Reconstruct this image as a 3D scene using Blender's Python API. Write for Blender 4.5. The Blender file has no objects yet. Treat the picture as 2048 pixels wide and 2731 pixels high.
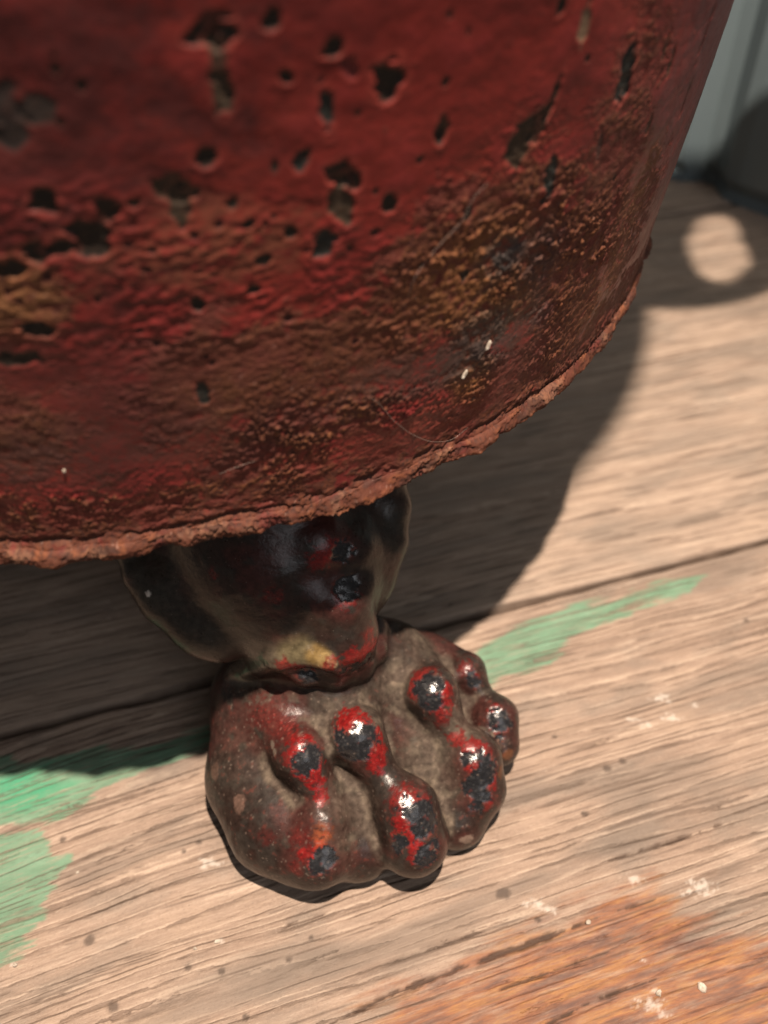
import bpy, math
import numpy as np
from mathutils import Vector

S = 0.001                      # everything below is laid out in millimetres
scene = bpy.context.scene

# ------------------------------------------------------------------ camera
PITCH = math.radians(46.0)     # looking down at the table
CAM_H = 150.0
FOCAL = 2273.0                 # focal length in photograph pixels (phone lens)
PW, PH = 2048.0, 2731.0
cam_data = bpy.data.cameras.new("camera")
cam = bpy.data.objects.new("camera", cam_data)
scene.collection.objects.link(cam)
cam.location = (0, 0, CAM_H * S)
cam.rotation_euler = (math.pi / 2 - PITCH, 0, 0)
cam_data.sensor_fit = 'VERTICAL'
cam_data.sensor_height = 4.8
cam_data.sensor_width = 3.6
cam_data.lens = 4.8 * FOCAL / PH
cam_data.clip_start = 0.002
cam_data.clip_end = 20
cam_data.dof.use_dof = True
cam_data.dof.focus_distance = 0.128
cam_data.dof.aperture_fstop = 2.0
scene.camera = cam
scene.render.resolution_x = 768
scene.render.resolution_y = 1024

# ------------------------------------------------------------------ light
world = bpy.data.worlds.new("World")
scene.world = world
world.use_nodes = True
bg = world.node_tree.nodes["Background"]
bg.inputs[0].default_value = (1.0, 0.93, 0.87, 1)
bg.inputs[1].default_value = 0.09

LAMP = np.array([40.0, 28.0, 520.0])
ld = bpy.data.lights.new("table_lamp_bulb", 'POINT')
ld.energy = 25.5
ld.shadow_soft_size = 0.006
ld.color = (1.0, 0.83, 0.68)
lamp = bpy.data.objects.new("table_lamp_bulb", ld)
lamp.location = tuple(LAMP * S)
scene.collection.objects.link(lamp)

ad = bpy.data.lights.new("window_light", 'AREA')     # soft cool window behind the camera, moved right so the underside stays darker
ad.shape = 'RECTANGLE'
ad.size = 0.9
ad.size_y = 1.2
ad.energy = 5.5
ad.color = (0.95, 0.96, 1.0)
win = bpy.data.objects.new("window_light", ad)
win.location = (0.75, -1.1, 1.3)
win.rotation_euler = (Vector((0, 0.1, 0.05)) - Vector(win.location)).to_track_quat('-Z', 'Y').to_euler()
scene.collection.objects.link(win)

vs = scene.view_settings
vs.view_transform = 'Standard'
vs.look = 'None'
vs.exposure = 0.0
vs.gamma = 1.0

# ------------------------------------------------------------------ helpers
CP, SP = math.cos(PITCH), math.sin(PITCH)


def ray(px, py):
    x = (px - PW / 2) / FOCAL
    y = -(py - PH / 2) / FOCAL
    return np.array([x, CP + y * SP, -SP + y * CP])


def at(px, py, z):
    """photograph pixel -> point on the horizontal plane at height z"""
    d = ray(px, py)
    return np.array([0, 0, CAM_H]) + d * ((CAM_H - z) / -d[2])


def project(P):
    v = P - np.array([0, 0, CAM_H])
    zc = v[..., 1] * CP - v[..., 2] * SP
    yc = v[..., 1] * SP + v[..., 2] * CP
    return PW / 2 + FOCAL * v[..., 0] / zc, PH / 2 - FOCAL * yc / zc, zc


_rng = np.random.default_rng(7)
_perm = np.tile(_rng.permutation(256), 3).astype(np.int32)
_ga = _rng.uniform(0, 2 * np.pi, 256)
_g2x, _g2y = np.cos(_ga).astype(np.float32), np.sin(_ga).astype(np.float32)
_g3 = _rng.normal(size=(256, 3))
_g3 = (_g3 / np.linalg.norm(_g3, axis=1, keepdims=True)).astype(np.float32)


def pn2(x, y, seed=0):
    x = np.asarray(x, np.float32) + np.float32(seed * 17.31)
    y = np.asarray(y, np.float32) + np.float32(seed * 7.77)
    xi = np.floor(x).astype(np.int32)
    yi = np.floor(y).astype(np.int32)
    fx, fy = x - xi, y - yi
    u = fx * fx * fx * (fx * (fx * 6 - 15) + 10)
    v = fy * fy * fy * (fy * (fy * 6 - 15) + 10)
    a0 = _perm[xi & 255]
    a1 = _perm[(xi + 1) & 255]
    y0, y1 = yi & 255, (yi + 1) & 255
    h00, h10, h01, h11 = _perm[a0 + y0], _perm[a1 + y0], _perm[a0 + y1], _perm[a1 + y1]
    n00 = _g2x[h00] * fx + _g2y[h00] * fy
    n10 = _g2x[h10] * (fx - 1) + _g2y[h10] * fy
    n01 = _g2x[h01] * fx + _g2y[h01] * (fy - 1)
    n11 = _g2x[h11] * (fx - 1) + _g2y[h11] * (fy - 1)
    n0 = n00 + u * (n10 - n00)
    n1 = n01 + u * (n11 - n01)
    return (n0 + v * (n1 - n0)) * 1.5


def pn3(P, s, seed=0):
    Q = P.astype(np.float32) * np.float32(s) + np.float32(seed * 13.7 + 50)
    I = np.floor(Q).astype(np.int32)
    F = Q - I
    U = F * F * F * (F * (F * 6 - 15) + 10)
    r = 0
    for dx in (0, 1):
        ax = _perm[(I[:, 0] + dx) & 255]
        wx = U[:, 0] if dx else 1 - U[:, 0]
        for dy in (0, 1):
            ay = _perm[ax + ((I[:, 1] + dy) & 255)]
            wy = U[:, 1] if dy else 1 - U[:, 1]
            for dz in (0, 1):
                g = _g3[_perm[ay + ((I[:, 2] + dz) & 255)]]
                wz = U[:, 2] if dz else 1 - U[:, 2]
                d = g[:, 0] * (F[:, 0] - dx) + g[:, 1] * (F[:, 1] - dy) + g[:, 2] * (F[:, 2] - dz)
                r = r + wx * wy * wz * d
    return r * 1.6


def fbm2(x, y, octaves=4, seed=0, gain=0.5):
    r, a, f = 0, 1.0, 1.0
    for o in range(octaves):
        r = r + a * pn2(x * f, y * f, seed + o)
        a *= gain
        f *= 2.03
    return r


def fbm3(P, s, octaves=3, seed=0, gain=0.5):
    r, a = 0, 1.0
    for o in range(octaves):
        r = r + a * pn3(P, s, seed + o)
        a *= gain
        s *= 2.03
    return r


def sstep(a, b, x):
    t = np.clip((x - a) / (b - a), 0, 1)
    return t * t * (3 - 2 * t)


def mixc(col, c, m):
    return col + (np.asarray(c, np.float32) - col) * m[..., None]


def make_mesh(name, V, Q, mat, parent=None, attrs=None, uv=None, smooth=True):
    """V in millimetres, Q quads or triangles (n,3/4)"""
    me = bpy.data.meshes.new(name)
    V = np.asarray(V, np.float64) * S
    Q = np.asarray(Q, np.int32)
    k = Q.shape[1]
    me.vertices.add(len(V))
    me.vertices.foreach_set("co", V.astype(np.float32).ravel())
    me.loops.add(Q.size)
    me.loops.foreach_set("vertex_index", Q.ravel())
    me.polygons.add(len(Q))
    me.polygons.foreach_set("loop_start", np.arange(0, Q.size, k, dtype=np.int32))
    me.polygons.foreach_set("loop_total", np.full(len(Q), k, np.int32))
    me.polygons.foreach_set("use_smooth", np.full(len(Q), smooth, bool))
    me.update(calc_edges=True)
    for an, data in (attrs or {}).items():
        if data.ndim == 1:
            a = me.attributes.new(an, 'FLOAT', 'POINT')
            a.data.foreach_set("value", data.astype(np.float32))
        else:
            a = me.attributes.new(an, 'FLOAT_COLOR', 'POINT')
            d = np.ones((len(V), 4), np.float32)
            d[:, :data.shape[1]] = data
            a.data.foreach_set("color", d.ravel())
    if uv is not None:
        a = me.attributes.new("grain", 'FLOAT_VECTOR', 'POINT')
        d = np.zeros((len(V), 3), np.float32)
        d[:, :uv.shape[1]] = uv
        a.data.foreach_set("vector", d.ravel())
    me.validate()
    me.materials.append(mat)
    ob = bpy.data.objects.new(name, me)
    scene.collection.objects.link(ob)
    if parent is not None:
        ob.parent = parent
    return ob


def grid_quads(nu, nv, wrap_u=False):
    """vertex index = i*nv + j"""
    i = np.arange(nu if wrap_u else nu - 1)
    j = np.arange(nv - 1)
    I, J = np.meshgrid(i, j, indexing='ij')
    I2 = (I + 1) % nu
    return np.stack([I * nv + J, I2 * nv + J, I2 * nv + J + 1, I * nv + J + 1], -1).reshape(-1, 4)


def empty(name, loc=(0, 0, 0)):
    o = bpy.data.objects.new(name, None)
    o.empty_display_size = 0.02
    o.location = tuple(np.array(loc) * S)
    scene.collection.objects.link(o)
    return o


def tag(o, label=None, category=None, group=None, kind=None):
    if label: o["label"] = label
    if category: o["category"] = category
    if group: o["group"] = group
    if kind: o["kind"] = kind
    return o


class NT:
    """small node-tree writer"""
    def __init__(self, name):
        self.m = bpy.data.materials.new(name)
        self.m.use_nodes = True
        self.t = self.m.node_tree
        self.b = self.t.nodes["Principled BSDF"]

    def n(self, typ, **kw):
        nd = self.t.nodes.new(typ)
        for k, v in kw.items():
            setattr(nd, k, v)
        return nd

    def l(self, a, b):
        self.t.links.new(a, b)

    def attr(self, name):
        return self.n('ShaderNodeAttribute', attribute_name=name)

    def noise(self, vec, scale, detail=3, rough=0.55):
        nd = self.n('ShaderNodeTexNoise')
        nd.inputs['Scale'].default_value = scale
        nd.inputs['Detail'].default_value = detail
        nd.inputs['Roughness'].default_value = rough
        if vec is not None: self.l(vec, nd.inputs['Vector'])
        return nd.outputs['Fac']

    def math(self, op, a, b=None, clamp=False):
        nd = self.n('ShaderNodeMath', operation=op, use_clamp=clamp)
        for i, v in enumerate((a, b)):
            if v is None: continue
            if isinstance(v, (int, float)): nd.inputs[i].default_value = v
            else: self.l(v, nd.inputs[i])
        return nd.outputs[0]

    def rng(self, v, a, b, c=0.0, d=1.0):
        nd = self.n('ShaderNodeMapRange', interpolation_type='SMOOTHSTEP')
        self.l(v, nd.inputs[0])
        for i, q in enumerate((a, b, c, d)): nd.inputs[i + 1].default_value = q
        return nd.outputs[0]

    def mix(self, f, a, b, mode='MIX'):
        nd = self.n('ShaderNodeMix', data_type='RGBA', blend_type=mode)
        for s, v in ((nd.inputs[0], f), (nd.inputs[6], a), (nd.inputs[7], b)):
            if isinstance(v, (int, float)): s.default_value = v
            elif isinstance(v, tuple): s.default_value = (*v[:3], 1)
            else: self.l(v, s)
        return nd.outputs[2]

    def ramp(self, f, stops):
        nd = self.n('ShaderNodeValToRGB')
        els = nd.color_ramp.elements
        while len(els) < len(stops): els.new(0.5)
        for e, (p, c) in zip(els, stops):
            e.position = p
            e.color = (*c, 1)
        self.l(f, nd.inputs[0])
        return nd.outputs[0]

    def scaled(self, vec, s):
        nd = self.n('ShaderNodeVectorMath', operation='MULTIPLY')
        self.l(vec, nd.inputs[0])
        nd.inputs[1].default_value = s
        return nd.outputs[0]

    def bump(self, h, strength, dist):
        nd = self.n('ShaderNodeBump')
        nd.inputs['Strength'].default_value = strength
        nd.inputs['Distance'].default_value = dist
        self.l(h, nd.inputs['Height'])
        self.l(nd.outputs[0], self.b.inputs['Normal'])


def poly_sd(X, Y, pts):
    """signed distance to polygon, negative inside"""
    pts = np.asarray(pts, np.float32)
    d = np.full(X.shape, 1e9, np.float32)
    inside = np.zeros(X.shape, bool)
    n = len(pts)
    for i in range(n):
        ax, ay = pts[i]
        bx, by = pts[(i + 1) % n]
        ex, ey = bx - ax, by - ay
        t = np.clip(((X - ax) * ex + (Y - ay) * ey) / (ex * ex + ey * ey), 0, 1)
        d = np.minimum(d, (X - ax - t * ex) ** 2 + (Y - ay - t * ey) ** 2)
        if ay != by:
            c = ((ay > Y) != (by > Y)) & (X < ex * (Y - ay) / (by - ay) + ax)
            inside ^= c
    d = np.sqrt(d)
    return np.where(inside, -d, d)


# ------------------------------------------------------------------ wooden boards
J0, J1 = at(0, 1960, 0)[:2], at(2048, 1440, 0)[:2]        # joint between the boards
GD = (J1 - J0) / np.linalg.norm(J1 - J0)                  # grain direction
GN = np.array([-GD[1], GD[0]])                            # across the grain, away from the camera


def wood_material():
    w = NT("weathered_wood")
    g = w.attr("grain").outputs['Vector']
    m1 = w.attr("paint").outputs['Color']
    sep = w.n('ShaderNodeSeparateColor')
    w.l(m1, sep.inputs[0])
    green, rust, dirt = sep.outputs[0], sep.outputs[1], sep.outputs[2]
    m2 = w.attr("marks").outputs['Color']
    sep2 = w.n('ShaderNodeSeparateColor')
    w.l(m2, sep2.inputs[0])
    white, dark, groove = sep2.outputs[0], sep2.outputs[1], sep2.outputs[2]
    sg = w.n('ShaderNodeSeparateXYZ')
    w.l(g, sg.inputs[0])
    gvv = sg.outputs[1]
    bands = w.noise(w.scaled(g, (0.010, 0.34, 1)), 1.0, 3, 0.6)
    fine = w.noise(w.scaled(g, (0.16, 2.2, 1)), 1.0, 5, 0.7)
    fibre = w.noise(w.scaled(g, (0.9, 5.0, 1)), 1.0, 4, 0.7)
    blotch = w.noise(w.scaled(g, (0.045, 0.10, 1)), 1.0, 4, 0.6)
    speck = w.noise(w.scaled(g, (2.2, 3.0, 1)), 1.0, 4, 0.75)
    # growth rings: pale earlywood worn hollow, ending in a dark hard line
    warp = w.noise(w.scaled(g, (0.007, 0.16, 1)), 1.0, 3, 0.5)
    jag = w.noise(w.scaled(g, (0.30, 1.2, 1)), 1.0, 4, 0.65)
    ph = w.math('ADD', w.math('MULTIPLY', gvv, 0.50), w.math('MULTIPLY', warp, 6.5))
    ph = w.math('ADD', ph, w.math('MULTIPLY', jag, 0.55))
    saw = w.math('FRACT', ph)
    wob = w.noise(w.scaled(g, (0.07, 0.5, 1)), 1.0, 3, 0.6)
    late = w.math('MULTIPLY', w.rng(saw, 0.66, 0.95, 0, 1), w.rng(saw, 1.0, 0.97, 0, 1))
    late = w.math('MULTIPLY', late, w.rng(wob, 0.40, 0.58, 0.08, 1.0))
    pale_ridge = w.math('MULTIPLY', w.rng(saw, 0.0, 0.06, 0, 1), w.rng(saw, 0.26, 0.08, 0, 1))  # pale ridge beside each dark ring line
    pale_ridge = w.math('MULTIPLY', pale_ridge, w.rng(wob, 0.60, 0.45, 0.0, 1.0))
    tone = w.math('ADD', w.math('MULTIPLY', bands, 0.45), w.math('MULTIPLY', fine, 0.55))
    base = w.ramp(tone, [(0.30, (0.20, 0.138, 0.104)), (0.44, (0.29, 0.207, 0.157)),
                         (0.54, (0.36, 0.262, 0.20)), (0.68, (0.48, 0.365, 0.285))])
    base = w.mix(w.rng(blotch, 0.47, 0.68, 0, 0.6), base, (0.205, 0.168, 0.138))
    base = w.mix(w.rng(blotch, 0.46, 0.28, 0, 0.45), base, (0.44, 0.32, 0.235))
    base = w.mix(w.math('MULTIPLY', pale_ridge, 0.5), base, (0.60, 0.47, 0.365))
    base = w.mix(w.math('MULTIPLY', late, 0.60), base, (0.105, 0.068, 0.050))
    base = w.mix(w.rng(fibre, 0.54, 0.72, 0, 0.36), base, (0.16, 0.115, 0.088))
    base = w.mix(w.rng(fibre, 0.45, 0.28, 0, 0.40), base, (0.56, 0.45, 0.36))
    base = w.mix(w.rng(speck, 0.54, 0.70, 0, 0.55), base, (0.15, 0.115, 0.092))
    base = w.mix(w.rng(speck, 0.42, 0.27, 0, 0.45), base, (0.60, 0.50, 0.42))
    # grey dirt
    base = w.mix(w.math('MULTIPLY', dirt, 0.6), base, (0.17, 0.135, 0.11))
    # rust run-off soaked into the grain
    rc = w.ramp(w.noise(w.scaled(g, (0.07, 0.36, 1)), 1.0, 5, 0.65),
                [(0.32, (0.105, 0.060, 0.055)), (0.42, (0.19, 0.092, 0.062)), (0.50, (0.30, 0.125, 0.062)),
                 (0.58, (0.40, 0.19, 0.070)), (0.66, (0.27, 0.12, 0.075)), (0.76, (0.34, 0.17, 0.08))])
    rc = w.mix(w.rng(fine, 0.35, 0.65, 0.4, 0.0), rc, (0.13, 0.065, 0.05))
    rf = w.math('MULTIPLY', rust, w.rng(w.noise(w.scaled(g, (0.16, 0.9, 1)), 1.0, 4, 0.65), 0.22, 0.58, 0.35, 1.0))
    base = w.mix(w.math('MULTIPLY', rf, 0.92), base, rc)
    # old green paint, worn through on the ridges
    gc = w.ramp(w.noise(w.scaled(g, (0.10, 0.22, 1)), 1.0, 3, 0.6),
                [(0.30, (0.12, 0.205, 0.135)), (0.5, (0.15, 0.285, 0.185)), (0.72, (0.19, 0.34, 0.23))])
    gc = w.mix(m2_alpha(w), gc, (0.055, 0.33, 0.18))
    gworn = w.math('MULTIPLY', w.math('MULTIPLY', green, w.rng(fine, 0.66, 0.50, 0.45, 1.0)), w.math('SUBTRACT', 1.0, w.math('MULTIPLY', late, 0.7)))
    gc = w.mix(w.rng(speck, 0.55, 0.7, 0, 0.5), gc, (0.09, 0.15, 0.10))
    base = w.mix(w.math('MULTIPLY', gworn, 0.93), base, gc)
    base = w.mix(w.math('MULTIPLY', w.attr('pale').outputs['Fac'], 0.18), base, (0.62, 0.50, 0.40))
    base = w.mix(groove, base, (0.055, 0.032, 0.022))
    base = w.mix(w.math('MULTIPLY', dark, 0.75), base, (0.07, 0.05, 0.04))
    base = w.mix(w.math('MULTIPLY', white, 0.85), base, (0.74, 0.69, 0.62))
    w.l(base, w.b.inputs['Base Color'])
    w.b.inputs['Roughness'].default_value = 0.62
    w.b.inputs['Specular IOR Level'].default_value = 0.35
    hgt = w.math('ADD', w.math('MULTIPLY', late, -0.9), w.math('ADD', w.math('MULTIPLY', fine, 0.4), w.math('MULTIPLY', fibre, 0.3)))
    w.bump(w.math('ADD', hgt, w.math('MULTIPLY', speck, -0.35)), 0.7, 0.0006)
    return w.m


def m2_alpha(w):
    return w.attr("fresh").outputs['Fac']


WOOD = wood_material()
PXG = lambda pts: [at(x, y, 0)[:2] for x, y in pts]
GREEN = [PXG([(-40, 2025), (150, 2018), (270, 2010), (400, 1985), (562, 1925), (575, 1975), (430, 2045), (300, 2095), (225, 2140), (120, 2185), (-40, 2215)]),
         PXG([(-60, 2235), (100, 2222), (130, 2265), (178, 2298), (150, 2345), (122, 2375), (100, 2470), (55, 2522), (-60, 2530)]),
         PXG([(-60, 2560), (85, 2540), (50, 2565), (-60, 2585)]),
         PXG([(1230, 1760), (1300, 1715), (1430, 1648), (1600, 1605), (1890, 1525), (1835, 1570), (1740, 1612), (1600, 1660), (1510, 1715), (1460, 1765), (1300, 1825)])]
FRESH = [at(70, 2110, 0)[:2]]
RUST = PXG([(960, 2735), (1060, 2640), (1350, 2520), (1500, 2440), (1600, 2388), (1740, 2350), (1800, 2380), (1850, 2450), (2000, 2500), (2200, 2490), (2200, 2850), (800, 2850)])
WHITE = [(1765, 1862, 26), (1690, 1920, 18), (1725, 1935, 20), (1790, 1912, 26), (1850, 1880, 15), (1690, 2345, 22), (1870, 2365, 34), (1840, 2380, 18), (1432, 2410, 26),
         (1745, 2640, 12), (1735, 2680, 30), (1770, 2700, 16), (1715, 2560, 8), (590, 2511, 12), (205, 2325, 6), (40, 2572, 8), (560, 2300, 26), (1470, 2425, 18)]
DARK = [(237, 2508, 15), (302, 2686, 15), (167, 2238, 9), (500, 2583, 9), (530, 2246, 8), (1342, 2382, 20), (590, 2590, 10), (1435, 2453, 9), (830, 2500, 8), (655, 2712, 9),
        (1990, 1655, 10), (1620, 2050, 14), (1560, 2170, 10), (1660, 2030, 12), (1200, 1612, 9), (770, 2560, 8), (490, 2270, 7), (1480, 1965, 8)]
CRACK = [PXG([(820, 2760), (1050, 2648), (1200, 2590), (1400, 2520), (1560, 2460), (1660, 2425), (1760, 2395)]),
         PXG([(1330, 2640), (1480, 2585), (1630, 2535)]),
         PXG([(690, 2500), (730, 2478), (900, 2428)]), PXG([(1400, 2760), (1600, 2660), (1780, 2600)]),
         PXG([(1600, 2300), (1800, 2240), (2000, 2170)])]
CRACKW = [0.62, 0.45, 0.32, 0.45, 0.38]


def plank(name, n0, n1, s0, s1, step_s, step_n, parent, seed, detail):
    """a board between the two across-grain distances n0..n1 (mm from the joint), with rounded, worn edges"""
    ns = int((s1 - s0) / step_s) + 1
    nn = int((n1 - n0) / step_n) + 1
    s = np.linspace(s0, s1, ns)
    n = np.linspace(n0, n1, nn)
    edge = 1.1
    Sg, Ng = np.meshgrid(s, n, indexing='ij')
    wob = 0.35 * fbm2(Sg * 0.05, Ng * 0 + seed, 3, seed)
    X = J0[0] + Sg * GD[0] + (Ng + wob * np.exp(-np.minimum(Ng - n0, n1 - Ng) / 3)) * GN[0]
    Y = J0[1] + Sg * GD[1] + (Ng + wob * np.exp(-np.minimum(Ng - n0, n1 - Ng) / 3)) * GN[1]
    # the rings bend towards the left of the near board
    left = np.clip(62 - Sg, 0, None)
    gv = Ng + detail * 0.00075 * left ** 2 + 1.4 * fbm2(Sg * 0.012, Ng * 0.03, 3, seed + 5) + seed * 100
    gu = Sg + seed * 211
    ring = fbm2(gu * 0.012, gv * 0.62, 3, seed + 11)
    line = fbm2(gu * 0.02, gv * 1.5, 2, seed + 15)
    Z = 0.13 * ring + 0.10 * line + 0.05 * fbm2(gu * 0.15, gv * 2.0, 2, seed + 21)
    grv = sstep(0.35, 0.72, line) * 0.55
    Z -= 0.12 * grv
    dist = np.minimum(Ng - n0, n1 - Ng) + 0.25 * fbm2(Sg * 0.12, Ng * 0.3, 2, seed + 31)
    rnd = np.clip(edge - dist, 0, edge)
    Z -= 0.9 * (rnd / edge) ** 2
    green = np.zeros_like(X)
    rustm = np.zeros_like(X)
    dirt = sstep(-0.1, 0.75, fbm2(gu * 0.02, gv * 0.12, 4, seed + 41))
    white = np.zeros_like(X)
    dark = np.zeros_like(X)
    fresh = np.zeros_like(X)
    wig = 1.5 * fbm2(gu * 0.08, gv * 0.35, 4, seed + 51) + 0.9 * line
    for p in GREEN:
        green = np.maximum(green, sstep(0.45, -0.3, poly_sd(X, Y, p) + wig))
    for q in FRESH:
        fresh = np.maximum(fresh, sstep(8, 2, np.hypot((X - q[0]) * 0.7, (Y - q[1]) * 1.3) + 1.6 * wig) * green)
    rustm = sstep(2.2, -3.0, poly_sd(X, Y, RUST) + 2.0 * wig)
    jit = 0.6 * fbm2(X * 0.9, Y * 0.9, 3, seed + 61)
    for (px, py, r) in WHITE:
        c = at(px, py, 0)
        rm = r / 15.5
        q = np.hypot((X - c[0]) * 0.75, (Y - c[1]) * 1.5) / rm
        white = np.maximum(white, 0.55 * sstep(1.1, 0.2, q + 0.9 * np.abs(jit) + 0.8 * fbm2(X * 0.9, Y * 1.3, 3, 77)))
    for (px, py, r) in DARK:
        c = at(px, py, 0)
        q = np.hypot(X - c[0], (Y - c[1]) * 1.2) / (r / 15.0)
        dark = np.maximum(dark, sstep(1.25, 0.6, q + 0.5 * jit))
    groove = grv.copy()
    for pts, wd in zip(CRACK, CRACKW):
        d = np.full(X.shape, 1e9)
        pe = pts[-1] - pts[0]
        along = ((X - pts[0][0]) * pe[0] + (Y - pts[0][1]) * pe[1]) / (pe @ pe)
        for a, b in zip(pts[:-1], pts[1:]):
            e = b - a
            t = np.clip(((X - a[0]) * e[0] + (Y - a[1]) * e[1]) / (e @ e), 0, 1)
            d = np.minimum(d, np.hypot(X - a[0] - t * e[0], Y - a[1] - t * e[1]))
        wv = (wd * (0.75 + 1.0 * fbm2(gu * 0.25, gv * 0.5, 4, 91)) + 0.15 * fbm2(X, Y, 2, 92)) * np.clip(np.sin(np.pi * np.clip(along, 0.0, 1.0)), 0, 1) ** 0.6
        d = d + 0.10 * np.abs(fbm2(gu * 0.12, gv * 0.05, 3, 93))
        c = sstep(1.0, 0.35, d / np.maximum(wv, 0.05))
        groove = np.maximum(groove, 0.92 * c)
        Z -= 0.55 * c
    groove = np.maximum(groove, 0.75 * sstep(0.9, -0.1, dist + 0.3 * line))
    Z += 0.10 * green
    V = np.stack([X, Y, Z - 0.05], -1)
    # skirt: sides and underside of the board
    T = 22.0
    Vt = V.reshape(-1, 3)
    att = lambda a: a.ravel().astype(np.float32)
    Q = grid_quads(ns, nn)
    idx = np.arange(ns * nn).reshape(ns, nn)
    loop = np.concatenate([idx[:, 0], idx[-1, 1:], idx[-2::-1, -1], idx[0, -2:0:-1]])
    low = Vt[loop].copy()
    low[:, 2] = -T
    m = len(loop)
    base = len(Vt)
    k = np.arange(m)
    sideq = np.stack([loop[k], base + k, base + (k + 1) % m, loop[(k + 1) % m]], -1)
    c4 = [base + int(np.where(loop == idx[a, b])[0][0]) for a, b in ((0, 0), (0, -1), (-1, -1), (-1, 0))]
    Vt = np.vstack([Vt, low])
    Q = np.vstack([Q, sideq, np.array([c4])])
    ext = lambda a, v=0.0: np.concatenate([a.ravel(), a.ravel()[loop] if v is None else np.full(m, v)])
    paint = np.stack([ext(green), ext(rustm), ext(dirt, 0.6)], -1)
    marks = np.stack([ext(white), ext(dark), ext(groove, 0.4)], -1)
    uv = np.stack([ext(gu, None), ext(gv, None)], -1)
    uv[base:, 1] += 3
    return make_mesh(name, Vt, Q, WOOD, parent, {"paint": paint, "marks": marks, "fresh": ext(fresh), "pale": np.full(len(Vt), 0.0 if detail else 1.0) * np.concatenate([1 - green.ravel(), np.zeros(m)])}, uv)


boards = empty("wooden_tabletop")
tag(boards, "weathered wooden boards with green paint traces and a rust stain", kind="structure")
plank("plank", -110, -0.6, -130, 260, 0.36, 0.28, boards, 1, 1.0)
plank("plank", 0.45, 150, -220, 420, 0.8, 0.62, boards, 2, 0.0)
plank("plank", 151, 330, -260, 520, 2.0, 1.2, boards, 3, 0.0)

# ------------------------------------------------------------------ tub
TC = np.array([-49.6, 172.3])
TR = 101.0
RIM = 68.0
TOP = 202.0


def flare(az):
    return 0.01 + 0.10 * np.clip(np.cos(az), 0, 1)


def tub_hit(px, py):
    """photograph pixel -> (azimuth, height) on the tub wall"""
    d = ray(px, py)
    t = np.linspace(30, 400, 6000)
    P = np.array([0, 0, CAM_H]) + d[None] * t[:, None]
    dx, dy = P[:, 0] - TC[0], P[:, 1] - TC[1]
    az = np.arctan2(dy, dx)
    r = TR + flare(az) * (P[:, 2] - RIM)
    f = np.hypot(dx, dy) - r
    k = np.where(f <= 0)[0]
    i = k[0] if len(k) else int(np.argmin(f))
    return az[i] * TR, P[i, 2]           # arc length u (mm), height v


# columns: dense where the picture looks, coarse round the back
az_f = np.radians(np.arange(-128, 30, 0.115))
az_c = np.radians(np.linspace(30, 232, 90)[1:-1])
AZ = np.concatenate([az_f, az_c])
# rows: wall from the rim bead up
v_f = np.arange(RIM + 2.0, 140, 0.2)
v_c = np.linspace(140, TOP, 24)[1:]
VV = np.concatenate([v_f, v_c])
# bead profile (offset outward, height) below the wall
tb = np.linspace(math.radians(70), math.radians(-150), 24)
bead_o = 0.0 + 1.15 * np.cos(tb)
bead_v = RIM + 1.15 + 1.25 * np.sin(tb)
prof_o = np.concatenate([bead_o[::-1], np.zeros(len(VV))])
prof_v = np.concatenate([bead_v[::-1], VV])
# underside in to the recessed bottom
und_o = np.array([-100.9, -60, -20, -8, -4.0])
und_v = np.array([RIM + 4.0] * 4 + [RIM + 3.2])
prof_o = np.concatenate([und_o, prof_o])
prof_v = np.concatenate([und_v, prof_v])
NB = len(und_o)
AZg, Vg = np.meshgrid(AZ, prof_v, indexing='ij')
Og = np.broadcast_to(prof_o, AZg.shape).copy()
U = AZg * TR
isw = np.zeros(len(prof_v)); isw[NB:] = 1
Wg = np.broadcast_to(isw, AZg.shape)
nbead = NB + len(bead_o)
rowi = np.broadcast_to(np.arange(len(prof_v)), AZg.shape)
bead = sstep(nbead + 8, nbead - 5, rowi.astype(np.float32)) * Wg

hv = Vg - RIM                                            # height above rim
n1 = fbm2(U * 0.05, Vg * 0.05, 4, 1)
n2 = fbm2(U * 0.16, Vg * 0.20, 4, 2)
n3 = fbm2(U * 0.55, Vg * 0.75, 4, 3)
n4 = fbm2(U * 1.3, Vg * 1.5, 3, 4, 0.6)
n5 = fbm2(U * 0.22, Vg * 0.8, 3, 5)
nstreak = fbm2(U * 0.5, Vg * 0.08, 3, 6)


def blob(px, py, ru, rv, rot=0.0, wig=0.5, soft=0.35, sd=0):
    """soft-edged patch on the wall centred on a photograph pixel, radii in mm"""
    u0, v0 = tub_hit(px, py)
    c, s = math.cos(rot), math.sin(rot)
    du, dv = U - u0, Vg - v0
    a, b = (du * c + dv * s) / ru, (-du * s + dv * c) / rv
    q = np.hypot(a, b) + wig * (0.6 * n2 + 0.55 * n3)
    return sstep(1 + soft, 1 - soft, q)


disp = 0.22 * n1 + 0.06 * n2
col = np.empty(U.shape + (3,), np.float32)
col[:] = (0.165, 0.0205, 0.0165)
rough = np.full(U.shape, 0.46, np.float32)
# paint tone: deep red, with dull purplish and brighter orange-red clouds
col = mixc(col, (0.092, 0.0135, 0.0125), 0.85 * sstep(0.0, 0.6, n1))
col = mixc(col, (0.21, 0.030, 0.021), 0.5 * sstep(0.05, 0.6, -n1 + 0.3 * n2))
col = mixc(col, (0.205, 0.026, 0.026), 0.5 * sstep(0.1, 0.7, n2))
# right-hand side of the tub: greyish sheen put into the colour, duller purple-brown
side = sstep(-55 * TR * math.pi / 180, -18 * TR * math.pi / 180, U)
col = mixc(col, (0.115, 0.040, 0.038), 0.65 * side * sstep(-0.4, 0.5, nstreak + 0.5 * n2))

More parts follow.
